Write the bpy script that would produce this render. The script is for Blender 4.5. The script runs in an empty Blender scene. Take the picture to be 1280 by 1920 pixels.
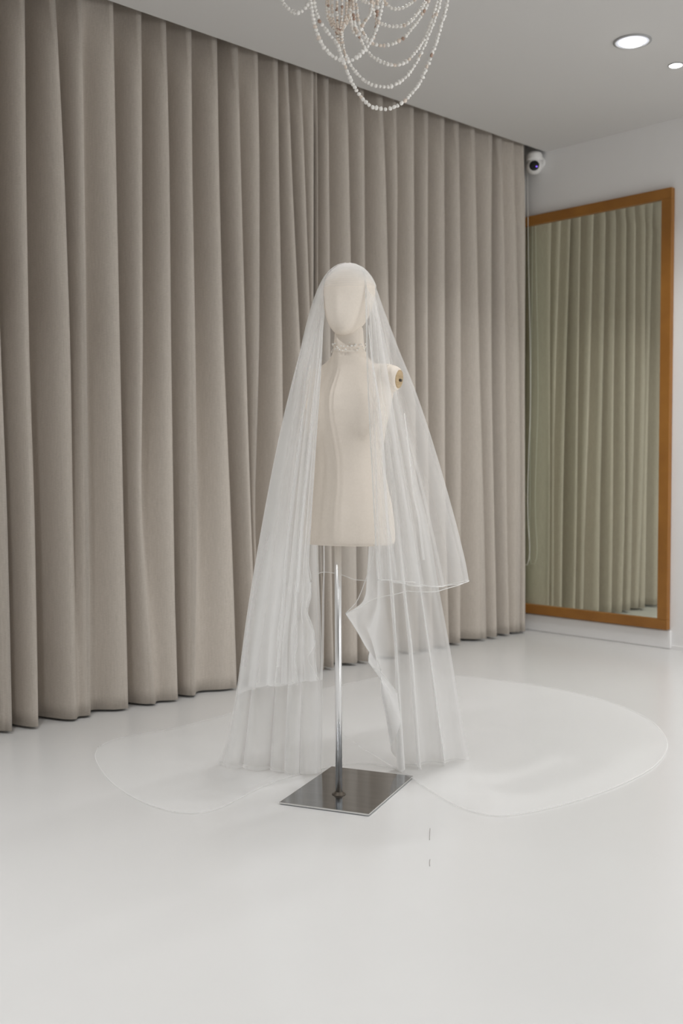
import bpy, bmesh, math, random
import numpy as np
from mathutils import Vector, Matrix

random.seed(7)
rng = np.random.default_rng(11)
scn = bpy.context.scene
col = scn.collection
PI = math.pi

# ------------------------------------------------------------------ camera
FPX = 1971.0
AL = math.radians(45.83)
PITCH = math.atan(95.3 / 1971)
RHO = math.radians(0.22)
CAM = np.array([0, 0, 1.0])
hd = np.array([math.cos(AL), math.sin(AL), 0])
FW = math.cos(PITCH) * hd - math.sin(PITCH) * np.array([0, 0, 1.0])
R0 = np.array([math.sin(AL), -math.cos(AL), 0])
U0 = np.cross(R0, FW)
UP = U0 * math.cos(RHO) + R0 * math.sin(RHO)
RT = R0 * math.cos(RHO) - U0 * math.sin(RHO)

def ray(x, y):
    return FW * FPX + RT * (x - 640) - UP * (y - 960)
def at(x, y, D):                      # point of the room at a distance D in front of the camera
    r = ray(x, y)
    return CAM + r * D / (r @ FW)
def on_floor(x, y, z=0.0):
    r = ray(x, y)
    return CAM + r * ((z - 1.0) / r[2])
def on_y(x, y, Y):                    # point on the curtain plane
    r = ray(x, y)
    return CAM + r * (Y / r[1])

cd = bpy.data.cameras.new('camera')
cam = bpy.data.objects.new('camera', cd)
col.objects.link(cam)
cd.sensor_fit = 'VERTICAL'
cd.sensor_height = 24
cd.sensor_width = 24
cd.lens = 24 * FPX / 1920
cd.clip_start = 0.02
m = Matrix(((RT[0], UP[0], -FW[0], 0), (RT[1], UP[1], -FW[1], 0), (RT[2], UP[2], -FW[2], 1.0), (0, 0, 0, 1)))
cam.matrix_world = m
scn.camera = cam
cd.dof.use_dof = True
cd.dof.focus_distance = 3.1
cd.dof.aperture_fstop = 2.2

# ------------------------------------------------------------------ helpers
def link(o, parent=None):
    col.objects.link(o)
    if parent is not None:
        o.parent = parent
    return o
def tag(o, label=None, cat=None, group=None, kind=None):
    if label: o['label'] = label
    if cat: o['category'] = cat
    if group: o['group'] = group
    if kind: o['kind'] = kind
    return o
def empty(name, loc, rotz=0.0):
    o = bpy.data.objects.new(name, None)
    o.empty_display_size = 0.05
    o.location = loc
    o.rotation_euler = (0, 0, rotz)
    return link(o)
def mesh_obj(name, verts, faces, mat, parent=None, smooth=True):
    me = bpy.data.meshes.new(name)
    me.from_pydata([tuple(map(float, v)) for v in verts], [], faces)
    me.update()
    if smooth:
        me.polygons.foreach_set('use_smooth', [True] * len(me.polygons))
    for mm in (mat if isinstance(mat, (list, tuple)) else [mat]):
        me.materials.append(mm)
    return link(bpy.data.objects.new(name, me), parent)
def bm_obj(name, bm, mat, parent=None, smooth=True):
    bmesh.ops.recalc_face_normals(bm, faces=bm.faces)
    me = bpy.data.meshes.new(name)
    bm.to_mesh(me); bm.free()
    if smooth:
        me.polygons.foreach_set('use_smooth', [True] * len(me.polygons))
    me.materials.append(mat)
    return link(bpy.data.objects.new(name, me), parent)
def box(bm, a, b):
    r = bmesh.ops.create_cube(bm, size=1)
    for v in r['verts']:
        v.co = Vector([(a[i] + b[i]) / 2 + v.co[i] * (b[i] - a[i]) for i in range(3)])
    return r['verts']
def bevel(o, w=0.003, seg=2):
    md = o.modifiers.new('bevel', 'BEVEL'); md.width = w; md.segments = seg; md.limit_method = 'ANGLE'
    return o
def rings_mesh(rings, cap0=True, cap1=True):
    n = len(rings[0]); V = []; Fc = []
    for r in rings: V += list(r)
    for i in range(len(rings) - 1):
        for j in range(n):
            k = (j + 1) % n
            Fc.append((i * n + j, i * n + k, (i + 1) * n + k, (i + 1) * n + j))
    if cap0: Fc.append(tuple(range(n - 1, -1, -1)))
    if cap1: Fc.append(tuple((len(rings) - 1) * n + j for j in range(n)))
    return V, Fc
def lathe(profile, n=32, origin=(0, 0, 0), axis=(0, 0, 1)):
    ax = Vector(axis).normalized()
    q = Vector((0, 0, 1)).rotation_difference(ax).to_matrix()
    rings = []
    for r, z in profile:
        rings.append([Vector(origin) + q @ Vector((r * math.cos(2 * PI * j / n), r * math.sin(2 * PI * j / n), z)) for j in range(n)])
    return rings_mesh(rings)
def catmull(P, n):
    """n points along a centripetal-ish Catmull-Rom through P, even in arc length"""
    P = np.asarray(P, float)
    if len(P) == 2:
        t = np.linspace(0, 1, n)[:, None]
        return P[0] * (1 - t) + P[1] * t
    Q = np.vstack([2 * P[0] - P[1], P, 2 * P[-1] - P[-2]])
    out = []
    for i in range(1, len(Q) - 2):
        p0, p1, p2, p3 = Q[i - 1], Q[i], Q[i + 1], Q[i + 2]
        d1 = max(np.linalg.norm(p2 - p1), 1e-6); d0 = max(np.linalg.norm(p1 - p0), 1e-6); d2 = max(np.linalg.norm(p3 - p2), 1e-6)
        m1 = (p2 - p0) / (d0 + d1) * d1; m2 = (p3 - p1) / (d1 + d2) * d1
        for t in np.linspace(0, 1, 24, endpoint=False):
            out.append((2*t**3-3*t**2+1)*p1 + (t**3-2*t**2+t)*m1 + (-2*t**3+3*t**2)*p2 + (t**3-t**2)*m2)
    out.append(P[-1]); out = np.array(out)
    L = np.r_[0, np.cumsum(np.linalg.norm(np.diff(out, axis=0), axis=1))]
    s = np.linspace(0, L[-1], n)
    return np.stack([np.interp(s, L, out[:, k]) for k in range(out.shape[1])], 1)
def tube(name, pts, r, mat, parent=None, n=6):
    pts = [Vector(p) for p in pts]; rings = []
    up = Vector((0.13, 0.21, 0.97))
    for i, p in enumerate(pts):
        t = (pts[min(i + 1, len(pts) - 1)] - pts[max(i - 1, 0)])
        if t.length < 1e-9: t = Vector((0, 0, 1))
        t.normalize()
        a = t.cross(up)
        if a.length < 1e-3: a = t.cross(Vector((1, 0, 0)))
        a.normalize(); b = t.cross(a)
        rings.append([p + (a * math.cos(2 * PI * j / n) + b * math.sin(2 * PI * j / n)) * r for j in range(n)])
    V, Fc = rings_mesh(rings)
    return mesh_obj(name, V, Fc, mat, parent)

# ------------------------------------------------------------------ materials
def mat(name, color, rough=0.6, metal=0.0, spec=0.5):
    M = bpy.data.materials.new(name); M.use_nodes = True
    b = M.node_tree.nodes['Principled BSDF']
    b.inputs['Base Color'].default_value = (*color, 1)
    b.inputs['Roughness'].default_value = rough
    b.inputs['Metallic'].default_value = metal
    b.inputs['Specular IOR Level'].default_value = spec
    return M
def nodes(M): return M.node_tree.nodes, M.node_tree.links, M.node_tree.nodes['Principled BSDF']
def add_noise_color(M, c0, c1, scale, stretch=(1, 1, 1), detail=4, bump=0.0, dist=0.002, p0=.3, p1=.7):
    N, Lk, b = nodes(M)
    tc = N.new('ShaderNodeTexCoord'); mp = N.new('ShaderNodeMapping')
    mp.inputs['Scale'].default_value = stretch
    nz = N.new('ShaderNodeTexNoise'); nz.inputs['Scale'].default_value = scale; nz.inputs['Detail'].default_value = detail
    cr = N.new('ShaderNodeValToRGB')
    cr.color_ramp.elements[0].position = p0; cr.color_ramp.elements[1].position = p1
    cr.color_ramp.elements[0].color = (*c0, 1); cr.color_ramp.elements[1].color = (*c1, 1)
    Lk.new(tc.outputs['Object'], mp.inputs['Vector']); Lk.new(mp.outputs['Vector'], nz.inputs['Vector'])
    Lk.new(nz.outputs['Fac'], cr.inputs['Fac']); Lk.new(cr.outputs['Color'], b.inputs['Base Color'])
    if bump:
        bp = N.new('ShaderNodeBump'); bp.inputs['Strength'].default_value = bump; bp.inputs['Distance'].default_value = dist
        Lk.new(nz.outputs['Fac'], bp.inputs['Height']); Lk.new(bp.outputs['Normal'], b.inputs['Normal'])
    return nz
M_wall = mat('wall_paint', (.80, .785, .765), .75, spec=.25)
add_noise_color(M_wall, (.785, .778, .77), (.805, .798, .79), 3.0)
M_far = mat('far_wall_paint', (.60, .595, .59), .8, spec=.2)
M_ceil = mat('ceiling_paint', (.65, .64, .625), .85, spec=.2)
M_floor = mat('epoxy_floor', (.78, .77, .745), .22, spec=.5)
add_noise_color(M_floor, (.635, .63, .618), (.655, .65, .638), 1.6, detail=6)
nzr = M_floor.node_tree.nodes.new('ShaderNodeTexNoise'); nzr.inputs['Scale'].default_value = 2.2
mr = M_floor.node_tree.nodes.new('ShaderNodeMapRange'); mr.inputs['To Min'].default_value = .2; mr.inputs['To Max'].default_value = .34
M_floor.node_tree.links.new(nzr.outputs['Fac'], mr.inputs['Value'])
M_floor.node_tree.links.new(mr.outputs['Result'], M_floor.node_tree.nodes['Principled BSDF'].inputs['Roughness'])

# woven linen-look curtain cloth: vertical slubs + fine weave
M_curt = mat('curtain_cloth', (.42, .375, .33), .9, spec=.1)
N, Lk, b = nodes(M_curt)
tc = N.new('ShaderNodeTexCoord')
mp = N.new('ShaderNodeMapping'); mp.inputs['Scale'].default_value = (420, 420, 20)
mp2 = N.new('ShaderNodeMapping'); mp2.inputs['Scale'].default_value = (90, 90, 700)
n1 = N.new('ShaderNodeTexNoise'); n1.inputs['Scale'].default_value = 1; n1.inputs['Detail'].default_value = 3
n2 = N.new('ShaderNodeTexNoise'); n2.inputs['Scale'].default_value = 1; n2.inputs['Detail'].default_value = 2
mx = N.new('ShaderNodeMath'); mx.operation = 'ADD'
cr = N.new('ShaderNodeValToRGB')
cr.color_ramp.elements[0].position = .7; cr.color_ramp.elements[1].position = 1.3
cr.color_ramp.elements[0].color = (.445, .398, .348, 1); cr.color_ramp.elements[1].color = (.540, .488, .432, 1)
sc = N.new('ShaderNodeMath'); sc.operation = 'MULTIPLY'; sc.inputs[1].default_value = 1.0
for a, bb in ((mp, n1), (mp2, n2)):
    Lk.new(tc.outputs['Object'], a.inputs['Vector']); Lk.new(a.outputs['Vector'], bb.inputs['Vector'])
Lk.new(n1.outputs['Fac'], mx.inputs[0]); Lk.new(n2.outputs['Fac'], mx.inputs[1])
mr2 = N.new('ShaderNodeMapRange'); mr2.inputs['From Min'].default_value = .7; mr2.inputs['From Max'].default_value = 1.3
Lk.new(mx.outputs[0], mr2.inputs['Value']); Lk.new(mr2.outputs['Result'], cr.inputs['Fac'])
cr.color_ramp.elements[0].position = 0; cr.color_ramp.elements[1].position = 1
Lk.new(cr.outputs['Color'], b.inputs['Base Color'])
bp = N.new('ShaderNodeBump'); bp.inputs['Strength'].default_value = .25; bp.inputs['Distance'].default_value = .001
Lk.new(mx.outputs[0], bp.inputs['Height']); Lk.new(bp.outputs['Normal'], b.inputs['Normal'])
b.inputs['Sheen Weight'].default_value = 0

M_linen = mat('linen_cover', (.70, .62, .52), .88, spec=.1)
add_noise_color(M_linen, (.80, .725, .64), (.83, .755, .67), 160, (1, 1, 1), 5, .12, .0006)
M_wood = mat('pale_wood', (.50, .36, .20), .5)
add_noise_color(M_wood, (.44, .31, .165), (.55, .41, .24), 30, (1, 1, 8), 4)
M_knob = mat('dark_metal', (.12, .10, .08), .45, .6)
M_chrome = mat('polished_steel', (.84, .84, .84), .28, 1.0)
M_plate = mat('dark_mirror_steel', (.33, .32, .31), .13, 1.0)
nzp = add_noise_color(M_plate, (.375, .39, .405), (.43, .445, .46), 5, (1, 8, 1), 3)
M_plate_edge = mat('ground_steel_edge', (.75, .74, .72), .25, 1.0)
M_frame = mat('oak_frame', (.30, .125, .02), .45)
add_noise_color(M_frame, (.26, .105, .016), (.34, .145, .024), 18, (1, .35, .35), 5)
M_mirror = mat('mirror_glass', (.80, .83, .715), .015, 1.0)
M_white = mat('white_plastic', (.80, .79, .77), .35)
M_black = mat('black_lens', (.006, .006, .007), .12)
M_cord = mat('white_cord', (.80, .79, .74), .6)
M_track = mat('track_aluminium', (.7, .7, .7), .4, .8)
M_dark = mat('hair_grey', (.28, .26, .24), .6)
def emis(name, c, s):
    M = bpy.data.materials.new(name); M.use_nodes = True
    b = M.node_tree.nodes['Principled BSDF']
    b.inputs['Base Color'].default_value = (*c, 1)
    b.inputs['Emission Color'].default_value = (*c, 1)
    b.inputs['Emission Strength'].default_value = s
    return M
M_lamp = emis('lamp_diffuser', (1, .99, .97), 14)
M_refl = mat('lamp_reflector', (.90, .90, .92), .3, .2)
M_led = emis('blue_indicator', (.25, .12, 1.0), 1.5)
M_shell = mat('shell_cream', (.90, .875, .83), .45)
M_shell2 = mat('shell_blush', (.78, .68, .59), .5)
M_shell3 = mat('shell_brown', (.45, .31, .24), .5)
M_gold = mat('brushed_brass', (.62, .50, .33), .35, 1.0)
M_pearl = mat('pearl', (.90, .88, .84), .2)

def tulle(name, cover, color=(.90, .895, .885), lim=.22):
    """fine net: a share of the light is stopped by threads, more when seen edge-on as more threads line up"""
    M = bpy.data.materials.new(name); M.use_nodes = True
    N = M.node_tree.nodes; Lk = M.node_tree.links
    N.remove(N['Principled BSDF'])
    out = N['Material Output']
    tr = N.new('ShaderNodeBsdfTransparent')
    df = N.new('ShaderNodeBsdfDiffuse'); df.inputs['Color'].default_value = (*color, 1)
    tl = N.new('ShaderNodeBsdfTranslucent'); tl.inputs['Color'].default_value = (*color, 1)
    th = N.new('ShaderNodeMixShader'); th.inputs[0].default_value = .48
    Lk.new(df.outputs[0], th.inputs[1]); Lk.new(tl.outputs[0], th.inputs[2])
    g = N.new('ShaderNodeNewGeometry')
    dot = N.new('ShaderNodeVectorMath'); dot.operation = 'DOT_PRODUCT'
    Lk.new(g.outputs['Normal'], dot.inputs[0]); Lk.new(g.outputs['Incoming'], dot.inputs[1])
    ab = N.new('ShaderNodeMath'); ab.operation = 'ABSOLUTE'; Lk.new(dot.outputs['Value'], ab.inputs[0])
    mxm = N.new('ShaderNodeMath'); mxm.operation = 'MAXIMUM'; mxm.inputs[1].default_value = lim; Lk.new(ab.outputs[0], mxm.inputs[0])
    inv = N.new('ShaderNodeMath'); inv.operation = 'DIVIDE'; inv.inputs[0].default_value = 1; Lk.new(mxm.outputs[0], inv.inputs[1])
    pw = N.new('ShaderNodeMath'); pw.operation = 'POWER'; pw.inputs[0].default_value = 1 - cover; Lk.new(inv.outputs[0], pw.inputs[1])
    sub = N.new('ShaderNodeMath'); sub.operation = 'SUBTRACT'; sub.inputs[0].default_value = 1; Lk.new(pw.outputs[0], sub.inputs[1])
    mix = N.new('ShaderNodeMixShader')
    Lk.new(sub.outputs[0], mix.inputs[0]); Lk.new(tr.outputs[0], mix.inputs[1]); Lk.new(th.outputs[0], mix.inputs[2])
    Lk.new(mix.outputs[0], out.inputs['Surface'])
    return M
M_tulle = tulle('tulle', .125, lim=.28)
M_tulle_m = tulle('tulle_medium', .26, lim=.34)
M_tulle_d = tulle('tulle_dense', .52, lim=.34)
M_tulle_s = tulle('tulle_sheer', .08, lim=.30)
M_tulle_l = tulle('tulle_long', .56, lim=.34)
M_tulle_f = tulle('tulle_floor', .085, lim=.3)
M_tulle_c = tulle('tulle_gather', .10, lim=.5)
M_tulle_v = tulle('tulle_airy', .055, lim=.5)
M_edge = tulle('tulle_binding', .45)
M_edge_f = tulle('train_binding', .22)

# ------------------------------------------------------------------ room
XW, CEIL, YE = 5.10, 2.762, 3.56          # mirror wall, ceiling height, ceiling edge in front of the curtain
XL, YF, YB = -2.6, -3.2, 3.86
def slab(name, a, b, M):
    bm = bmesh.new(); box(bm, a, b)
    return tag(bm_obj(name, bm, M, smooth=False), kind='structure')
slab('floor', (XL - .1, YF - .1, -.1), (XW + .1, YB + .1, 0), M_floor)
slab('ceiling', (XL - .1, YF - .1, CEIL), (XW + .1, YE, CEIL + .12), M_ceil)
slab('trim_1', (XL, YE - .0, CEIL + .30), (XW, YB, CEIL + .34), M_ceil)      # top of the curtain recess
slab('trim_2', (XL - .1, YE - .04, CEIL + .12), (XW + .1, YE, CEIL + .34), M_ceil)
slab('wall_right', (XW, YF - .1, 0), (XW + .1, YB + .1, CEIL + .34), M_wall)
slab('wall_back', (XL - .1, YB, 0), (XW, YB + .1, CEIL + .34), M_wall)
slab('wall_left', (XL - .1, YF, 0), (XL, YB, CEIL + .34), M_far)
slab('wall_front', (XL - .1, YF - .1, 0), (XW, YF, CEIL + .12), M_far)
bm = bmesh.new(); box(bm, (XW - .014, 2.745, 0), (XW, YB, .098))
pl = bevel(tag(bm_obj('baseboard_right', bm, M_wall, smooth=False), kind='structure'), .006)
bm = bmesh.new(); box(bm, (XW - .008, YF, 0), (XW, 2.744, .02))
tag(bm_obj('trim_3', bm, M_wall, smooth=False), kind='structure')

# ------------------------------------------------------------------ curtains
# fold edges read off the place: x at y = ceiling line, 300, 650, 950, hem ; depth of the hollow that follows ; shape
YC = 3.605
# (x_top, x300, x650, x950, x_hem, depth, sharp)
LEFT = [
 (-120,-112,-100,-92,-84,.075,1), (-70,-62,-48,-38,-28,.08,1),
 (-18,-10,2,13,23,.085,1), (48,51,57,66,71,.095,1), (104,121,134,140,149,(.065,.006),.9),
 (155,159,163,167,172,(.045,.04),1), (214,219,225,231,243,.07,1), (267,269,271,266,290,(.08,.02),.8),
 (313,319,323,329,336,.075,1), (361,362,367,370,366,(.075,.03),.7), (409,413,422,433,443,.105,1),
 (448,453,464,474,484,.05,1), (485,488,487,480,492,.075,1), (523,525,530,531,540,.07,1),
 (542,549,566,574,580,.075,1), (566,573,587,590,594,.03,.8), (590,590,590,598,602,.0,1)]
RIGHT = [
 (596,598,599,605,610,.075,1), (618,618,621,624,630,.07,1), (652,656,661,668,674,.06,1), (684,686,688,689,691,.085,1),
 (719,725,732,740,746,.055,1), (745,747,743,746,752,.06,1), (778,779,780,781,785,.07,1),
 (805,805,805,805,812,.065,1), (835,835,837,839,843,.075,1), (862,864,865,867,868,.06,1),
 (892,896,901,907,911,.05,1), (925,924,925,928,932,.11,1.0), (942,946,950,955,958,.03,.8),
 (965,970,975,976,974,.025,.8), (984,987,986,984.5,985,.0,1)]
YK = [None, 300, 650, 950, None]
def curtain(name, folds, z0, z1, label, base_px, seed, ret=False):
    rg = np.random.default_rng(seed)
    NR, M_ = 60, 14
    zs = np.r_[np.linspace(z1, z1 - .30, 16), np.linspace(z1 - .33, z0, NR - 16)]
    crest = []                                            # world X of each fold edge as a function of z
    for f in folds:
        pts = []
        for k, xx in enumerate(f[:5]):
            if k == 0: yy = 0.3465 * (xx - 200)
            elif k == 4: yy = 1384 - .199 * (xx - 0)
            else: yy = YK[k]
            if k == 1 and 0.3465 * (xx - 200) > 180: yy = .3465 * (xx - 200) + 160
            p = on_y(xx, yy, YC - .012)
            pts.append((p[2], p[0]))
        pts.sort()
        crest.append(np.interp(zs, [p[0] for p in pts], [p[1] for p in pts]))
    crest = np.array(crest)                               # fold x row
    # soften the kinks along the height
    for _ in range(5):
        crest[:, 1:-1] = .25 * crest[:, :-2] + .5 * crest[:, 1:-1] + .25 * crest[:, 2:]
    nf = len(folds)
    cols = []
    wob = rg.uniform(-1, 1, (nf, 3))
    for i in range(nf - 1):
        d = folds[i][5]
        d0, d1 = d if isinstance(d, tuple) else (d, d)
        d = d1 + (d0 - d1) * np.clip((zs - .2) / 2.0, 0, 1)
        for k in range(M_):
            u = k / M_
            X = crest[i] * (1 - u) + crest[i + 1] * u
            s = abs(math.sin(PI * u ** .62)) ** 2.7
            top = np.clip((zs - (z1 - .38)) / .24, 0, 1)
            sp = s ** .3 if s > 0 else 0
            prof = s * (1 - top) + sp * top * .9
            dd = 2.0 * d * (1 + .12 * wob[i, 0] * np.sin(zs * 2.1 + 3 * wob[i, 1]))
            Y = YC + dd * prof + .012 * np.sin(zs * 1.3 + i * 1.7 + wob[i, 2]) * (1 - np.clip(zs / z1, 0, 1)) - .010 * s * 0
            cols.append((X, Y))
    cols.append((crest[-1], np.full(len(zs), YC)))
    # return of the leading edge
    e = crest[-1]
    if ret:
        for dx, dy in ((.012, .012), (.03, .030), (.055, .052), (.075, .08), (.085, .12)): cols.append((e + dx, np.full(len(zs), YC + dy)))
    else:
        cols.append((e + .003, np.full(len(zs), YC + .02)))
        cols.append((e - .008, np.full(len(zs), YC + .05)))
    V = []; nr = len(zs); nc = len(cols)
    for (X, Y) in cols:
        for r in range(nr):
            zz = zs[r]
            V.append((X[r], Y[r], zz))
    Fc = [(c * nr + r, c * nr + r + 1, (c + 1) * nr + r + 1, (c + 1) * nr + r) for c in range(nc - 1) for r in range(nr - 1)]
    root = empty(name, (base_px, YC, 0))
    o = mesh_obj('cloth', [(v[0] - base_px, v[1] - YC, v[2]) for v in V], Fc, M_curt, root)
    md = o.modifiers.new('thick', 'SOLIDIFY'); md.thickness = .003; md.offset = 1
    tag(root, label, 'curtain', 'floor-length curtains')
    return root
curtain('curtain', LEFT, .010, CEIL + .14, 'long taupe pleated curtain running left from behind the veiled mannequin', 2.0, 3)
curtain('curtain', RIGHT, .014, CEIL + .14, 'narrower taupe pleated curtain between the mannequin and the wood-framed mirror', 4.0, 5, True)
bm = bmesh.new(); box(bm, (XL + .02, YC + .01, CEIL + .17), (XW - .02, YC + .05, CEIL + .20))
tr = bm_obj('curtain_track', bm, M_track, smooth=False)
tag(tr, kind='structure'); tr.name = 'trim_4'

# ------------------------------------------------------------------ wall mirror
y0, y1, zb, zt, T = 2.757, 3.79, .103, 2.41, .034
fw = .054
root = empty('wall_mirror', (XW, (y0 + y1) / 2, zb))
tag(root, 'tall brown wood-framed mirror on the white wall reflecting the curtain', 'mirror')
def loc_box(bm, a, b):
    ly = (y0 + y1) / 2
    return box(bm, (a[0] - XW, a[1] - ly, a[2] - zb), (b[0] - XW, b[1] - ly, b[2] - zb))
for nm, a, b in (('frame_rail', (XW - T, y0, zt - fw), (XW - .0005, y1, zt)), ('frame_rail', (XW - T, y0, zb), (XW - .0005, y1, zb + fw)),
                 ('frame_stile', (XW - T, y0, zb + fw), (XW - .0005, y0 + fw + .004, zt - fw)), ('frame_stile', (XW - T, y1 - fw, zb + fw), (XW - .0005, y1, zt - fw))):
    bm = bmesh.new(); loc_box(bm, a, b); bevel(bm_obj(nm, bm, M_frame, root, False), .0025)
bm = bmesh.new(); loc_box(bm, (XW - .018, y0 + fw - .004, zb + fw - .004), (XW - .006, y1 - fw + .004, zt - fw + .004))
bm_obj('mirror_glass', bm, M_mirror, root, False)

# pull cord looped beside the mirror
cx = 5.045
def cp(x, y, xx=cx):
    r = ray(x, y); return CAM + r * (xx / r[0])
pts = [cp(*q) for q in ((988.5, 330), (989.5, 410), (991, 520), (993.5, 640), (994, 760), (991, 850), (989, 930), (990, 985), (992.5, 1020), (992, 1045), (988, 1059), (984, 1063), (980, 1056), (978, 1030), (979, 930), (980, 760), (983, 520), (984, 330))]
cr_root = tube('pull_cord', [p for p in catmull(pts, 120)] , .0017, M_cord)
top0 = pts[0]
# carry the cord up to the track
tag(cr_root, 'thin white looped pull cord hanging at the left edge of the mirror', 'cord')
extra = tube('cord_tail', catmull([pts[0], pts[0] + np.array([0, .03, .25]), np.array([pts[0][0], 3.66, CEIL + .17])], 12), .0017, M_cord, cr_root)

# ------------------------------------------------------------------ security camera
root = empty('security_camera', (XW, 3.60, 2.735))
tag(root, 'small white security camera on the wall beneath the ceiling corner', 'camera')
# mount plate on wall, cap and ball head
V, Fc = lathe([(.0, 0), (.036, 0), (.038, .004), (.036, .010), (0.0, .011)], 28, (-.001, 0, -.03), (-1, 0, 0))
mesh_obj('wall_mount', V, Fc, M_white, root)
V, Fc = lathe([(.0, .026), (.030, .026), (.040, .020), (.044, .008), (.045, -.012), (.044, -.024), (.0, -.024)][::-1], 32, (-.055, 0, -.004))
mesh_obj('base_cap', V, Fc, M_white, root)
V, Fc = lathe([(.008, 0), (.016, .002), (.016, .03), (.008, .032)], 20, (-.012, 0, -.03), (-1, 0, 0))
mesh_obj('bracket_arm', V, Fc, M_white, root)
aim = Vector((-.83, -.55, -.10)).normalized()
hc = Vector((-.055, 0, -.058))
V, Fc = lathe([(.001, -.046), (.018, -.042), (.034, -.030), (.043, -.010), (.045, .006), (.041, .022), (.033, .034), (.030, .037), (.001, .037)], 36, hc, aim)
head = mesh_obj('camera_head', V, Fc, M_white, root)
V, Fc = lathe([(.001, .0375), (.0285, .0372), (.0275, .040), (.018, .043), (.001, .0445)], 32, hc, aim)
lens = mesh_obj('lens', V, Fc, M_black, head)
side = aim.cross(Vector((0, 0, 1))).normalized(); upv = side.cross(aim)
V, Fc = lathe([(.0005, .002), (.0035, .0015), (.0045, 0), (.0035, -.0015), (.0005, -.002)][::-1], 12, hc + aim * .0425 - side * .013 - upv * .006, aim)
mesh_obj('indicator_light', V, Fc, M_led, head)

# ------------------------------------------------------------------ recessed downlights
def downlight(x, y, r, label, deep):
    root = empty('recessed_downlight', (x, y, CEIL))
    tag(root, label, 'ceiling light', 'recessed ceiling downlights')
    V, Fc = lathe([(r * .98, -.0005), (r * 1.13, -.0005), (r * 1.12, -.004), (r, -.006), (r * .96, -.004)], 40)
    Fc = [f for f in Fc if len(f) == 4] + [(4 * 40 + j, 4 * 40 + (j + 1) % 40, (j + 1) % 40, j) for j in range(40)]
    mesh_obj('trim_ring', V, Fc, M_ring, root)
    if deep:
        V, Fc = lathe([(r * .97, -.003), (r * .9, -.0045), (r * .62, -.0035), (r * .6, -.0025)], 40)
        mesh_obj('reflector', V, [f for f in Fc if len(f) == 4], M_lampdim, root)
        V, Fc = lathe([(.001, -.004), (r * .62, -.004), (r * .6, -.012), (r * .45, -.016), (.001, -.017)], 32)
        mesh_obj('lamp', V, Fc, M_lamp, root)
    else:
        V, Fc = lathe([(.001, -.002), (r * .97, -.002), (r * .9, -.005), (.001, -.006)], 32)
        mesh_obj('diffuser', V, Fc, M_lamp, root)
M_ring = mat('trim_shade', (.36, .36, .36), .5)  # ring coloured grey to stand for the thin shadow round the fitting
M_lampdim = emis('lamp_reflector_glow', (.80, .83, .92), .30)
downlight(4.03, 2.381, .070, 'larger round recessed ceiling downlight, the one nearer the chandelier', True)
downlight(4.408, 2.386, .029, 'smaller round recessed ceiling downlight at the right edge of the photo', False)

# ------------------------------------------------------------------ mannequin (local frame: x = its left, y = its back)
MB = Vector((2.147, 2.226, 0)); ROT = math.atan2(-.919, .394)
man = empty('dress_form_mannequin', MB, ROT)
tag(man, 'cream linen-covered mannequin with head on a steel pole, under the veil', 'mannequin')
px0, px1, py0, py1 = -.1325, .1457, -.131, .2562
bm = bmesh.new(); box(bm, (px0, py0, .001), (px1, py1, .0075))
plate = bevel(bm_obj('base_plate', bm, M_plate, man, False), .0012, 2)
bm = bmesh.new()
for a, b_ in (((px0 - .0006, py0 - .0006, .0035), (px1 + .0006, py0 + .0002, .0072)), ((px0 - .0006, py1 - .0002, .0035), (px1 + .0006, py1 + .0006, .0072)),
              ((px0 - .0006, py0 - .0006, .0035), (px0 + .0002, py1 + .0006, .0072)), ((px1 - .0002, py0 - .0006, .0035), (px1 + .0006, py1 + .0006, .0072))):
    box(bm, a, b_)
bm_obj('plate_edge', bm, M_plate_edge, plate, False)
V, Fc = lathe([(.001, .0075), (.021, .0075), (.020, .0095), (.0135, .011), (.0125, .016), (.001, .017)], 32)
mesh_obj('pole_collar', V, Fc, M_knob, man)
V, Fc = lathe([(.001, .009), (.0103, .009), (.0103, .80), (.001, .80)], 32)
pole = mesh_obj('pole', V, Fc, M_chrome, man)
for p in pole.data.polygons:
    if len(p.vertices) > 4: p.use_smooth = False

def ell(cx, cy, z, a, b, n=40, e=2.25, tilt=0.0):
    out = []
    for j in range(n):
        t = 2 * PI * j / n; c, s = math.cos(t), math.sin(t)
        X = a * math.copysign(abs(c) ** (2 / e), c); Y = b * math.copysign(abs(s) ** (2 / e), s)
        out.append((cx + X, cy + Y, z + tilt * X))
    return out
TR = [(.7525, .0145, .050, .141, .098), (.78, .0145, .05, .1415, .1), (.83, .014, .05, .138, .099), (.88, .0135, .052, .130, .094), (.93, .013, .053, .119, .088),
      (.975, .012, .053, .110, .083), (1.015, .012, .052, .106, .082), (1.06, .012, .05, .110, .085), (1.11, .012, .048, .120, .092),
      (1.155, .012, .05, .130, .097), (1.195, .012, .054, .137, .094), (1.225, .012, .058, .142, .083), (1.25, .012, .06, .138, .070),
      (1.272, .013, .06, .112, .058), (1.288, .015, .058, .080, .052), (1.304, .017, .054, .057, .050), (1.325, .018, .050, .0465, .0475),
      (1.36, .019, .046, .0425, .045), (1.40, .020, .044, .041, .043)]
V, Fc = rings_mesh([ell(cx_, cy_, z_, a_, b_) for z_, cx_, cy_, a_, b_ in TR])
bm = bmesh.new()
def add_to(bm, V, Fc):
    vs = [bm.verts.new(v) for v in V]
    for f in Fc: bm.faces.new([vs[i] for i in f])
add_to(bm, V, Fc)
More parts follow.
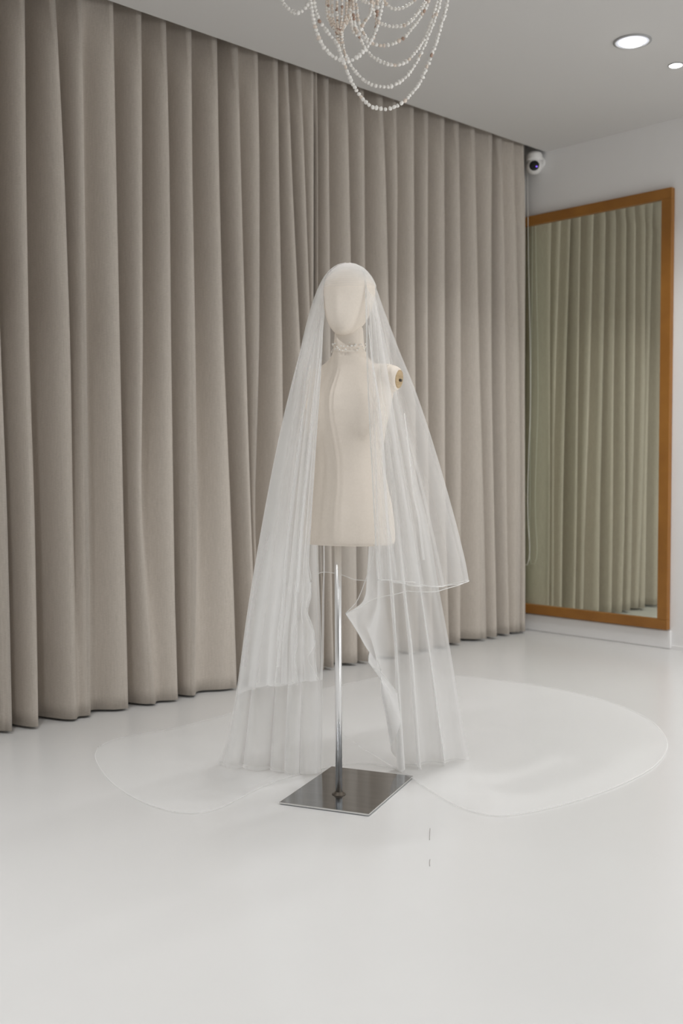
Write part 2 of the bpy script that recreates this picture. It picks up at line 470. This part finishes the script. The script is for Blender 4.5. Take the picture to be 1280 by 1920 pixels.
for sx in (-1, 1):                        # bust and stubs of the arms
    bmesh.ops.create_uvsphere(bm, u_segments=24, v_segments=16, radius=1, matrix=Matrix.Translation((.012 + sx * .055, .000, 1.140)) @ Matrix.Diagonal((.072, .046, .090, 1)))
    d = Vector((sx * 1.0, -.04, -.12)).normalized()
    o0 = Vector((.012 + sx * (.085 if sx > 0 else .040), .052, 1.247))
    add_to(bm, *lathe([(.040, 0), (.043, .03), (.040, .055), (.0365, .072), (.0345, .079)], 28, o0, d))
torso = bm_obj('torso', bm, M_linen, man)
md = torso.modifiers.new('fuse', 'REMESH'); md.mode = 'VOXEL'; md.voxel_size = .0055; md.use_smooth_shade = True
md = torso.modifiers.new('soften', 'SMOOTH'); md.factor = .5; md.iterations = 22
for sx in (-1, 1):
    d = Vector((sx * 1.0, -.04, -.12)).normalized()
    o0 = Vector((.012 + sx * (.085 if sx > 0 else .040), .052, 1.247))
    V, Fc = lathe([(.001, .070), (.0268, .070), (.0268, .0788), (.0255, .0805), (.001, .081)], 32, o0, d)
    cp_ = mesh_obj('shoulder_cap', V, Fc, M_wood, man)
    V, Fc = lathe([(.001, .078), (.0042, .078), (.0045, .086), (.003, .088), (.001, .0885)], 14, o0 + Vector((0, -.003, -.003)), d)
    mesh_obj('cap_screw', V, Fc, M_knob, cp_)
    tag(cp_, 'bare wooden disc')
# head: smooth featureless egg, chin forward
HR = []
zc, zt_ = 1.366, 1.568
prof = [(0, .004, .004, .000), (.02, .020, .026, .001), (.06, .031, .043, .004), (.13, .043, .060, .012), (.22, .054, .073, .020), (.34, .0635, .082, .028), (.48, .0705, .090, .036),
        (.60, .0735, .0945, .041), (.72, .0725, .0945, .044), (.82, .066, .088, .046), (.90, .054, .073, .047), (.96, .036, .050, .048), (.99, .018, .026, .048), (1.0, .004, .005, .048)]
for u, a_, b_, cy_ in prof:
    HR.append(ell(.019, cy_ + .008, zc + (zt_ - zc) * u, a_, b_, 36, 2.1))
V, Fc = rings_mesh(HR)
V = [list(v) for v in V]
for v in V:                               # faint brow and nose
    u = (v[2] - zc) / (zt_ - zc)
    if v[1] < .02:
        v[1] -= .010 * math.exp(-((v[0] - .019) / .010) ** 2) * math.exp(-((u - .40) / .12) ** 2)
        v[1] += .004 * math.exp(-((abs(v[0] - .019) - .028) / .015) ** 2) * math.exp(-((u - .5) / .08) ** 2)
head_o = mesh_obj('head', V, Fc, M_linen, man)
md = head_o.modifiers.new('sub', 'SUBSURF'); md.levels = 1; md.render_levels = 2

# pearl choker lying round the neck
Lw = Vector((math.cos(ROT), math.sin(ROT), 0)); Kw = Vector((-math.sin(ROT), math.cos(ROT), 0))
nk = MB + Lw * .0185 + Kw * .049 + Vector((0, 0, 1.335))
chk = empty('pearl_choker', nk, ROT)
tag(chk, 'choker of small white pearls around the mannequin neck', 'necklace')
rs = [(-.012, .0478), (.001, .0462), (.010, .0455)]
bm = bmesh.new()
for k in range(46):
    t = 2 * PI * k / 46
    for (dz, rr) in ((-.011, .0500), (.009, .0470)):
        pass
tube('strand', [(.0495 * math.cos(2 * PI * k / 48), .0505 * math.sin(2 * PI * k / 48), -.012 + .002 * math.sin(4 * PI * k / 48)) for k in range(49)], .0005, M_pearl, chk)
V0 = bmesh.new(); bmesh.ops.create_icosphere(V0, subdivisions=2, radius=1)
pm = bpy.data.meshes.new('pearl'); V0.to_mesh(pm); V0.free(); pm.materials.append(M_pearl)
pm.polygons.foreach_set('use_smooth', [True] * len(pm.polygons))
for k in range(64):
    t = -PI + 2 * PI * k / 64 + random.uniform(-.03, .03)
    row = random.choice([-.011, -.006, 0, .005, .009])
    rr = .0478 - row * .12 + .0026
    o = bpy.data.objects.new('pearl', pm); link(o, chk)
    o.location = (rr * math.cos(t), rr * 1.03 * math.sin(t), row + random.uniform(-.0015, .0015))
    s = random.choice([.0016, .0022, .0028]); o.scale = (s, s, s)

# ------------------------------------------------------------------ the veil
hx = at(650, 495, 3.12)
veil = empty('bridal_veil', (MB.x, MB.y, 0))
tag(veil, 'long sheer white tulle veil draped over the mannequin and spread on the floor', 'veil')
VB = np.array([MB.x, MB.y, 0.0])

def sheet(name, cols, nr, sub, rip, M, floor_end=False, seed=1, edge_rows=(), bind=True, bind_r=.0012, top_flat=.14, hem_part=1.0):
    """a cloth lofted through guide lines (each a list of (x, y, distance)), with pleats running down it"""
    G = [catmull([at(*q) for q in c], nr) for c in cols]          # guide lines in the room
    G = np.array(G); sub = sub + 8                                # col x row x 3
    nc = len(cols); S = np.linspace(0, nc - 1, (nc - 1) * sub + 1)
    out = np.zeros((len(S), nr, 3))
    for r in range(nr):
        P = G[:, r]
        # smooth spline across the guides
        Q = np.vstack([2 * P[0] - P[1], P, 2 * P[-1] - P[-2]])
        for i, s in enumerate(S):
            k = min(int(s), nc - 2); t = s - k
            p0, p1, p2, p3 = Q[k], Q[k + 1], Q[k + 2], Q[k + 3]
            out[i, r] = .5 * ((2*p1) + (-p0+p2)*t + (2*p0-5*p1+4*p2-p3)*t*t + (-p0+3*p1-3*p2+p3)*t**3)
    rg = np.random.default_rng(seed)
    ph = rg.uniform(0, 6.28, 6)
    tt = np.linspace(0, 1, nr)
    grow = np.clip((tt - top_flat) / (1 - top_flat), 0, 1) ** .8
    for i, s in enumerate(S):
        k = min(int(s), nc - 2); t = s - k
        A = rip[k][0] * (1 - t) + rip[min(k + 1, nc - 1)][0] * t if k + 1 < len(rip) else rip[k][0]
        fr = 2 * PI * s
        n_ = rip[0][1]
        env = min(1, 3 * s, 3 * (nc - 1 - s)) if nc > 2 else 1
        q = fr * n_ * (1 + .0) + .9 * np.sin(fr * .27 + ph[1]) + .5 * np.sin(fr * .47 + ph[3])
        dr = .5 * np.sin(2.2 * tt + ph[4] + s)
        w = np.sin(q + ph[0] + dr) + .05 * np.sin(q * 2.3 + ph[2] + .6 * tt)
        w2 = np.cos(q + ph[0] + dr) + .05 * np.cos(q * 2.3 + ph[2] - .4 * tt)
        room = np.linalg.norm(G[min(k + 1, nc - 1)] - G[k], axis=1) * (1 - t) + np.linalg.norm(G[min(k + 2, nc - 1)] - G[min(k + 1, nc - 2)], axis=1) * t
        g = env * np.minimum(grow * A, .30 * room / n_)
        out[i] += (g * w)[:, None] * hd[None, :] + (g * .75 * w2)[:, None] * R0[None, :]
    out[:, :, 2] = np.maximum(out[:, :, 2], .004)
    V = (out - VB).reshape(-1, 3)
    Fc = [(i * nr + r, i * nr + r + 1, (i + 1) * nr + r + 1, (i + 1) * nr + r) for i in range(len(S) - 1) for r in range(nr - 1)]
    o = mesh_obj(name, V, Fc, M, veil)
    if bind:
        path = []
        if 'start' in edge_rows: path += list(out[0, ::1][::-1][:: -1])
        if 'hem' in edge_rows: path += list(out[:int(len(S) * hem_part), -1])
        if 'end' in edge_rows and hem_part < 1 and path:
            tube('edge_binding', [p - VB for p in path], bind_r, M_edge, o, 5); path = []
        if 'end' in edge_rows: path += list(out[-1, ::-1])
        tube('edge_binding', [p - VB for p in path], bind_r, M_edge, o, 5)
    return o
A_ = (652, 492, 3.15)
U = [
 [(655,493,3.13),(672,498,3.085),(684,518,3.055),(687,560,3.035),(689,680,3.01),(694,800,2.98),(699,900,2.97),(704,1000,2.965),(708,1088,2.96)],
 [(656,493,3.14),(676,500,3.10),(692,530,3.08),(702,600,3.05),(711,680,3.005),(724,800,2.965),(737,900,2.95),(748,1000,2.94),(757,1090,2.93)],
 [(656,493,3.15),(680,503,3.13),(698,535,3.12),(715,600,3.10),(731,680,3.07),(756,800,3.02),(783,900,2.99),(805,1000,2.98),(826,1100,2.98)],
 [(656,493,3.16),(683,503,3.16),(702,535,3.17),(722,588,3.17),(747,655,3.17),(777,730,3.16),(811,832,3.15),(846,955,3.15),(868,1045,3.15),(876,1089,3.15)],
 [(656,493,3.18),(680,505,3.2),(698,535,3.22),(712,590,3.26),(730,680,3.3),(755,800,3.36),(780,900,3.4),(800,1000,3.42),(815,1098,3.44)],
 [(652,493,3.19),(652,498,3.22),(655,535,3.27),(660,680,3.36),(665,830,3.42),(668,960,3.45),(670,1087,3.47)],
 [(648,493,3.18),(628,505,3.2),(612,535,3.23),(596,600,3.27),(585,680,3.31),(578,830,3.38),(577,960,3.42),(580,1088,3.45)],
 [(648,493,3.16),(622,503,3.17),(601,530,3.18),(580,585,3.18),(556,680,3.2),(520,830,3.24),(490,990,3.28),(474,1090,3.3),(458,1190,3.32),(446,1288,3.33)],
 [(647,493,3.15),(622,503,3.14),(604,530,3.12),(588,600,3.1),(574,680,3.08),(552,830,3.04),(535,960,3.03),(522,1100,3.02),(511,1200,3.03),(504,1284,3.05)],
 [(647,493,3.14),(625,500,3.11),(606,525,3.09),(600,600,3.06),(592,680,3.03),(574,830,2.98),(560,960,2.97),(550,1100,2.96),(546,1200,2.96),(545,1284,2.98)],
 [(648,493,3.13),(630,498,3.10),(609,520,3.07),(606,580,3.05),(603,660,3.02),(598,740,3.0),(591,830,2.985),(583,950,2.975),(577,1045,2.97),(583,1085,2.975),(580,1110,2.96),(573,1140,2.95),(586,1175,2.975),(588,1212,2.97),(577,1232,2.95),(586,1255,2.96),(597,1274,2.98)],
]
ripU = [(.005, 1.0), (.014, 1.0), (.012, 1.0), (.006, 1.0), (.016, 1.0), (.012, 1.0), (.020, 1.0), (.012, 1.0), (.030, 1.0), (.026, 1.0), (.008, 1.0)]
sheet('upper_tier', U, 110, 14, ripU, M_tulle, seed=4, edge_rows=('start', 'hem', 'end'), hem_part=.62)
UL = [
 [(646,494,3.15),(626,505,3.16),(603,534,3.19),(584,590,3.2),(562,680,3.23),(530,830,3.28),(502,990,3.33),(486,1100,3.35),(474,1190,3.36),(464,1288,3.38)],
 [(646,494,3.14),(626,505,3.13),(606,534,3.12),(592,600,3.11),(580,680,3.11),(562,830,3.09),(546,990,3.09),(534,1110,3.09),(524,1200,3.09),(521,1284,3.10)],
 [(646,495,3.13),(630,502,3.11),(609,525,3.085),(603,600,3.07),(597,680,3.05),(583,830,3.02),(569,990,3.01),(560,1110,3.0),(556,1200,3.0),(558,1278,3.0)],
 [(646,495,3.125),(634,500,3.10),(612,522,3.075),(606,600,3.05),(602,680,3.03),(592,830,3.005),(582,990,2.995),(578,1075,2.99),(584,1110,3.0),(576,1150,2.98),(590,1190,3.0),(590,1225,2.99),(595,1276,2.99)]]
sheet('inner_tier', UL, 90, 26, [(.012, 1.5), (.022, 1.5), (.022, 1.5), (.008, 1.5)], M_tulle_d, seed=33, edge_rows=('end',))
UR = [
 [(657,494,3.14),(672,502,3.10),(687,535,3.08),(694,600,3.06),(698,680,3.03),(703,830,3.0),(706,960,3.0),(700,1040,3.02),(684,1090,3.05),(668,1128,3.06),(648,1150,3.06)],
 [(657,494,3.15),(676,503,3.12),(694,535,3.11),(706,600,3.08),(715,680,3.05),(731,830,3.0),(742,960,2.99),(744,1050,3.0),(738,1113,3.01)],
 [(657,494,3.16),(680,505,3.14),(699,537,3.14),(716,600,3.13),(735,680,3.11),(764,800,3.07),(791,920,3.04),(808,1020,3.03),(822,1108,3.03)],
 [(657,494,3.17),(682,506,3.165),(701,537,3.175),(720,590,3.18),(744,655,3.18),(773,730,3.175),(806,832,3.17),(839,955,3.165),(860,1045,3.16),(868,1094,3.16)]]
sheet('inner_tier', UR, 90, 24, [(.006, 1.1), (.013, 1.1), (.010, 1.1), (.005, 1.1)], M_tulle_s, seed=5, edge_rows=('start', 'hem'))
UF = [
 [(655,494,3.13),(670,500,3.085),(682,518,3.052),(685,560,3.03),(688,680,3.0),(693,800,2.972),(698,900,2.96),(703,1000,2.955),(707,1086,2.95)],
 [(656,494,3.14),(673,501,3.09),(687,524,3.065),(694,580,3.04),(699,680,3.0),(708,800,2.965),(716,900,2.955),(723,1000,2.95),(729,1088,2.945)],
 [(656,494,3.145),(677,503,3.105),(692,535,3.085),(704,600,3.05),(713,680,3.0),(727,800,2.958),(741,900,2.945),(753,1000,2.94),(763,1096,2.935)],
 [(656,494,3.15),(679,505,3.12),(696,538,3.105),(711,600,3.075),(724,680,3.03),(744,800,2.985),(763,900,2.97),(780,1000,2.96),(794,1100,2.96)]]
sheet('inner_tier', UF, 90, 24, [(.004, 1.2), (.010, 1.2), (.010, 1.2), (.004, 1.2)], M_tulle_m, seed=13, edge_rows=('start', 'hem'), bind_r=.0016)
LL = [
 [(600,532,3.19),(556,682,3.26),(520,832,3.32),(488,1000,3.38),(463,1150,3.43),(443,1295,3.465),(427,1375,3.47),(408,1434,3.46)],
 [(602,538,3.20),(566,682,3.24),(538,832,3.24),(512,1000,3.26),(491,1150,3.31),(474,1300,3.37),(458,1440,3.42)],
 [(604,540,3.22),(576,683,3.27),(556,833,3.33),(541,1000,3.36),(531,1150,3.38),(522,1300,3.40),(513,1444,3.40)],
 [(608,545,3.24),(592,680,3.31),(585,830,3.33),(575,1000,3.32),(566,1150,3.33),(560,1300,3.34),(555,1450,3.36)],
 [(612,545,3.25),(600,680,3.33),(594,830,3.36),(594,1000,3.37),(600,1150,3.37),(604,1300,3.37),(602,1452,3.36)],
]
sheet('lower_tier', LL, 90, 22, [(.018, 1.35), (.028, 1.35), (.026, 1.35), (.016, 1.35), (.008, 1.35)], M_tulle_d, seed=9, edge_rows=('end',))
RL = [
 [(700,540,3.19),(722,640,3.21),(745,740,3.22),(765,830,3.22),(783,905,3.23),(803,990,3.27),(821,1095,3.33),(846,1230,3.41),(866,1350,3.48),(880,1426,3.51)],
 [(698,540,3.2),(715,640,3.25),(736,830,3.29),(762,1000,3.33),(787,1200,3.38),(812,1434,3.44)],
 [(695,540,3.22),(705,680,3.29),(713,830,3.32),(724,1000,3.32),(736,1200,3.34),(748,1444,3.40)],
 [(692,540,3.23),(694,680,3.29),(694,830,3.31),(692,1000,3.28),(688,1080,3.24),(682,1125,3.2),(656,1147,3.15),(647,1151,3.13),(654,1160,3.14),(670,1185,3.17),(686,1214,3.2),(692,1221,3.21),(690,1241,3.2),(715,1262,3.25),(745,1300,3.33)],
]
sheet('lower_tier', RL, 90, 24, [(.010, 1.45), (.030, 1.45), (.030, 1.45), (.012, 1.45)], M_tulle_l, seed=21, edge_rows=('end',))

# gathered crown on top of the head: three layers of net with staggered front edges
def crown(name, grow, front, seed, mt):
    V = []; nr, nt = 18, 44
    c = np.array([.019, .052, 1.472])
    rg = np.random.default_rng(seed); ph = rg.uniform(0, 6.28, 3)
    for r in range(nr):
        for k in range(nt + 1):
            th = 2 * PI * k / nt
            # edge polar angle: low at the back, high on the forehead
            fr = .5 * (1 + math.cos(th + PI / 2))          # 1 at the front (-y)
            edge = math.radians(front) * fr ** 1.2 + math.radians(66) * (1 - fr ** 1.2)
            a = edge * r / (nr - 1)
            w = 1 + .012 * math.sin(9 * th + ph[0]) * (r / nr) + .008 * math.sin(17 * th + ph[1]) * (r / nr)
            rad = np.array([.0735, .0945, .101]) + grow
            p = c + rad * w * np.array([math.sin(a) * math.cos(th), math.sin(a) * math.sin(th), math.cos(a)])
            q = MB + Lw * p[0] + Kw * p[1] + Vector((0, 0, p[2]))
            V.append(np.array(q) - VB)
    Fc = [(r * (nt + 1) + k, r * (nt + 1) + k + 1, (r + 1) * (nt + 1) + k + 1, (r + 1) * (nt + 1) + k) for r in range(nr - 1) for k in range(nt)]
    return mesh_obj(name, V, Fc, mt, veil)
for k in range(11):
    crown('gathered_crown', .0060 + .0004 * k, 33 + 4.2 * k, k, M_tulle_c)

# pressed folds: narrow doubled tucks that run down the net
for pts in ([(589,574,3.165),(569,640,3.15),(550,726,3.14),(534,859,3.12),(511,974,3.11),(489,1051,3.11),(470,1150,3.12),(456,1250,3.14)],
            [(600,593,3.08),(585,650,3.06),(570,717,3.03),(559,836,2.995),(545,951,2.975),(536,1019,2.965),(527,1157,2.955),(519,1250,2.96)],
            [(603,640,3.04),(596,700,3.02),(589,753,3.005),(577,859,2.975),(569,928,2.965),(561,1030,2.955),(556,1110,2.95)],
            [(690,610,3.02),(697,680,2.985),(708,753,2.955),(717,859,2.94),(724,974,2.935),(735,1042,2.935),(740,1085,2.935)],
            [(757,775,2.99),(763,827,2.975),(774,928,2.965),(783,974,2.96),(792,1050,2.955)],
            [(606,1000,3.32),(606,1060,3.325),(604,1120,3.33),(603,1180,3.335),(602,1230,3.34),(600,1275,3.345)],
            [(497,1085,3.17),(492,1130,3.18),(485,1200,3.19),(482,1280,3.2)]):
    dx = 4.5
    sheet('pressed_fold', [pts, [(x + dx * min(1, .35 + k / 4), y, D + .006) for k, (x, y, D) in enumerate(pts)]], 60, 4, [(0, 1), (0, 1)], M_tulle_d, seed=1, edge_rows=(), bind=False)

# train spread on the floor
OUT = [(184,1402),(178,1420),(190,1446),(215,1474),(255,1500),(305,1519),(355,1527),(400,1521),(440,1503),(480,1482),(530,1462),(590,1446),(650,1434),(715,1436),(760,1452),(800,1480),(840,1505),(880,1522),(930,1532),(985,1526),
       (1040,1514),(1090,1500),(1140,1482),(1190,1460),(1230,1435),(1250,1405),(1244,1378),(1215,1350),(1160,1324),(1090,1303),(1000,1285),(910,1273),(830,1264),(760,1262),(690,1275),(620,1290),(550,1305),(480,1325),(400,1348),(320,1368),(250,1380),(210,1390)]
o2 = np.array([on_floor(*q) for q in OUT])
loop = catmull(np.vstack([o2, o2[:1]]), 260)[:-1]
cen = on_floor(640, 1385)
NR = 40; V = []; n = len(loop)
for r in range(NR + 1):
    t = r / NR
    for k in range(n):
        p = cen * (1 - t) + loop[k] * t
        a = 2 * PI * k / n
        w = .5 + .5 * math.sin(p[0] * 9 - p[1] * 6 + 2.2 * math.sin(p[1] * 3.1 + p[0] * 1.7))
        w2 = .5 + .5 * math.sin(p[0] * 13 + 4 * math.sin(p[1] * 5)) * math.cos(p[1] * 11)
        zz = .003 + (.009 * w ** 3 + .005 * w2) * (1 - t ** 5)
        if r == NR: zz = .0025
        V.append((p[0] - VB[0], p[1] - VB[1], zz + .001))
Fc = [(r * n + k, r * n + (k + 1) % n, (r + 1) * n + (k + 1) % n, (r + 1) * n + k) for r in range(NR) for k in range(n)]
train = mesh_obj('train', V, Fc, M_tulle_f, veil)
tube('edge_binding', [(p[0] - VB[0], p[1] - VB[1], .0035) for p in list(loop) + [loop[0]]], .0018, M_edge_f, train, 6)

# loose hairs on the floor
for i, (pts, lb) in enumerate(((((806, 1553), (805.5, 1562), (805, 1575)), 'fine grey hair on the pale floor, the one nearer the steel base'),
                               (((806, 1611), (805, 1617), (805.5, 1624)), 'short fine grey hair on the floor, farther from the steel base'))):
    h = tube('stray_hair', catmull([on_floor(x, y, .0007) for x, y in pts], 8), .0006, M_dark)
    tag(h, lb, 'hair', 'stray hairs on the floor')

# ------------------------------------------------------------------ shell chandelier
CC = at(684, -130, 2.72)
ch = empty('shell_chandelier', CC)
tag(ch, 'pale shell-bead chandelier with drooping strands hanging from the ceiling', 'chandelier')
CCn = np.array(CC)
def ring(name, r, z, rr, M):
    return tube(name, [(r * math.cos(2 * PI * k / 48), r * math.sin(2 * PI * k / 48), z) for k in range(49)], rr, M, ch, 8)
ring('upper_ring', .22, 0, .004, M_gold)
ring('inner_ring', .075, .0, .004, M_gold)
V, Fc = lathe([(.001, .0), (.009, .0), (.007, .02), (.0045, .03), (.0045, CEIL - CC[2] - .03), (.006, CEIL - CC[2] - .025), (.055, CEIL - CC[2] - .018), (.058, CEIL - CC[2] - .002), (.001, CEIL - CC[2] - .002)], 24)
mesh_obj('ceiling_stem', V, Fc, M_gold, ch)
for k in range(3):
    a = 2 * PI * k / 3 + .3
    tube('spoke', [(.005 * math.cos(a), .005 * math.sin(a), .005), (.22 * math.cos(a), .22 * math.sin(a), 0)], .003, M_gold, ch, 6)
ico = bmesh.new(); bmesh.ops.create_icosphere(ico, subdivisions=1, radius=1)
iv = np.array([v.co[:] for v in ico.verts]); ifc = [tuple(v.index for v in f.verts) for f in ico.faces]; ico.free()
def strand(pts, br=.0060, brown=.08, blush=.2, step=1.75):
    P = catmull([at(*q) for q in pts], 400)
    L = np.sum(np.linalg.norm(np.diff(P, axis=0), axis=1))
    nb = max(3, int(L / (br * step)))
    Q = P[np.linspace(0, len(P) - 1, nb).astype(int)]
    V = []; Fc = []; mi = []
    for i, p in enumerate(Q):
        tdir = Q[min(i + 1, nb - 1)] - Q[max(i - 1, 0)]; tdir = tdir / (np.linalg.norm(tdir) + 1e-9)
        a = rng.uniform(.72, 1.12); s = np.array([a, rng.uniform(.7, 1.1), rng.uniform(.7, 1.1)]) * br
        e = Matrix.Rotation(rng.uniform(0, 6.28), 3, 'X') 
        q = Vector((1, 0, 0)).rotation_difference(Vector(tdir)).to_matrix() @ e
        jit = iv * (1 + rng.uniform(-.14, .14, (len(iv), 1)))
        W = (jit * s) @ np.array(q).T + p + rng.uniform(-.0006, .0006, 3)
        b0 = len(V); V += list(W - CCn); Fc += [tuple(b0 + x for x in f) for f in ifc]
        u = rng.uniform(); mi += [2 if u < brown else 1 if u < brown + blush else 0] * len(ifc)
    o = mesh_obj('bead_strand', V, Fc, [M_shell, M_shell2, M_shell3], ch, smooth=True)
    o.data.polygons.foreach_set('material_index', mi)
    return o
ST = [
 ([(516,-130,2.7),(522,-40,2.7),(530,3,2.69),(544,19,2.68),(560,24,2.67),(573,14,2.67),(584,-5,2.67),(592,-60,2.68),(596,-128,2.7)], 0, .05),
 ([(574,-130,2.62),(577,-40,2.61),(583,10,2.6),(591,52,2.59),(603,82,2.58),(622,104,2.57),(648,115,2.56),(672,105,2.56),(690,84,2.57),(704,58,2.58),(713,25,2.59),(719,-20,2.6),(724,-130,2.62)], 0, .05),
 ([(586,-130,2.68),(588,0,2.67),(597,35,2.66),(612,58,2.66),(630,80,2.65),(640,106,2.64),(650,132,2.63),(661,157,2.62),(674,178,2.61),(692,197,2.6),(713,204,2.6),(733,203,2.6),(755,192,2.6),(775,171,2.61),(788,152,2.62),(802,120,2.63),(816,84,2.64),(826,50,2.65),(836,15,2.66),(843,-30,2.67),(850,-130,2.7)], .02, .05),
 ([(620,-130,2.75),(622,20,2.74),(632,72,2.73),(642,92,2.72),(655,118,2.71),(669,138,2.7),(686,153,2.69),(706,161,2.68),(730,163,2.68),(748,154,2.68),(768,136,2.69),(787,104,2.7),(802,68,2.71),(814,38,2.72),(824,5,2.73),(833,-60,2.74),(838,-130,2.75)], .02, .06),
 ([(650,-130,2.8),(655,-10,2.8),(664,40,2.79),(674,70,2.78),(690,98,2.77),(706,111,2.76),(726,120,2.75),(742,122,2.75),(759,117,2.75),(774,103,2.76),(788,85,2.77),(799,66,2.78),(812,30,2.79),(822,-20,2.8),(830,-130,2.8)], .03, .1),
 ([(664,-130,2.84),(670,30,2.83),(690,76,2.82),(706,84,2.81),(722,85,2.81),(744,79,2.81),(762,66,2.81),(776,48,2.82),(790,28,2.83),(801,8,2.84),(812,-40,2.84),(822,-130,2.84)], .05, .12),
 ([(690,-130,2.88),(696,0,2.87),(708,40,2.86),(724,48,2.85),(740,50,2.85),(756,48,2.85),(771,39,2.85),(783,24,2.86),(797,4,2.87),(808,-40,2.88),(815,-130,2.88)], .08, .2),
 ([(700,-130,2.9),(708,-30,2.9),(722,5,2.89),(736,16,2.88),(752,16,2.88),(767,8,2.88),(780,-4,2.89),(792,-40,2.9),(800,-130,2.9)], .1, .35),
 ([(654,-130,2.86),(660,-40,2.86),(676,-3,2.85),(690,5,2.84),(702,6,2.84),(714,0,2.84),(724,-30,2.85),(730,-130,2.86)], .03, .2),
 ([(696,-130,2.78),(696,0,2.77),(694,25,2.76),(684,40,2.75),(676,54,2.74),(668,66,2.74),(662,58,2.74),(658,40,2.75),(654,-10,2.76),(652,-130,2.78)], .05, .12),
 ([(660,-130,2.7),(661,10,2.69),(664,42,2.68),(667,58,2.67),(678,68,2.66),(690,78,2.65),(700,70,2.65),(706,40,2.66),(708,-130,2.7)], .22, .3),
]
for pts, bw, bl in ST: strand(pts, .0060, bw * .7, bl)
# dense tassel of short strings under the centre
for k in range(15):
    a = 2 * PI * k / 15; rx, rd = 23 * math.cos(a), .06 * math.sin(a)
    strand([(634 + rx * 1.05, -130, 2.72 + rd), (634 + rx, 0, 2.72 + rd), (634 + rx * .9, 32 + 6 * math.sin(3 * a), 2.72 + rd * .9), (635 + rx * .35, 56, 2.72 + rd * .4), (637 + rx * .15, 70 + 10 * math.cos(2 * a), 2.72)], .0042, .04, .6)
for dx in (-3, 4):
    strand([(636 + dx, 62, 2.72), (639 + dx, 82, 2.72), (644 + dx, 112, 2.70)], .0042, .03, .4)

# ------------------------------------------------------------------ lights: the downlights of the room
def lamp(x, y, power, size=.14, spread=115, z=CEIL - .03, color=(.985, .99, 1)):
    ld = bpy.data.lights.new('downlight_lamp', 'AREA'); ld.shape = 'DISK'; ld.size = size; ld.energy = power
    ld.color = color; ld.spread = math.radians(spread)
    o = bpy.data.objects.new('downlight_lamp', ld); link(o); o.location = (x, y, z)
    return o
for (x, y, p) in ((4.03, 2.381, 9), (4.405, 2.386, 3), (2.5, 2.3, 3.5), (.9, 2.3, 12), (-.6, 2.0, 10), (4.3, .9, 7), (4.3, -.8, 6), (2.7, .5, 6), (2.6, -1.1, 5), (.7, .5, 5), (.7, -1.1, 4), (-1.2, .2, 5)):
    lamp(x, y, p)
# added soft frontal fill behind the camera, set in an unseen window frame
WX0, WX1, WZ0, WZ1 = 1.9, 4.9, .25, 1.95
bm = bmesh.new()
for a, b_ in (((WX0 - .06, YF, WZ0 - .06), (WX0, YF + .05, WZ1 + .06)), ((WX1, YF, WZ0 - .06), (WX1 + .06, YF + .05, WZ1 + .06)),
              ((WX0, YF, WZ0 - .06), (WX1, YF + .05, WZ0)), ((WX0, YF, WZ1), (WX1, YF + .05, WZ1 + .06)), (((WX0 + WX1) / 2 - .02, YF, WZ0), ((WX0 + WX1) / 2 + .02, YF + .04, WZ1))):
    box(bm, a, b_)
tag(bm_obj('fill_frame', bm, M_white, smooth=False), kind='structure')
ld = bpy.data.lights.new('front_fill', 'AREA'); ld.shape = 'RECTANGLE'; ld.size = WX1 - WX0 - .06; ld.size_y = WZ1 - WZ0 - .02
ld.energy = 92; ld.color = (.97, .985, 1); ld.spread = math.radians(150)
o = bpy.data.objects.new('front_fill', ld); link(o); o.location = ((WX0 + WX1) / 2, YF + .06, (WZ0 + WZ1) / 2); o.rotation_euler = (math.radians(81), 0, 0)

w = bpy.data.worlds.new('room_dark'); scn.world = w; w.use_nodes = True
w.node_tree.nodes['Background'].inputs['Color'].default_value = (.02, .02, .02, 1)

vs = scn.view_settings
vs.view_transform = 'Standard'; vs.look = 'None'; vs.gamma = 1; vs.exposure = 0.0
try: vs.use_curve_mapping = False
except Exception: pass
scn.cycles.transparent_max_bounces = 48
scn.cycles.max_bounces = 12
scn.cycles.diffuse_bounces = 8
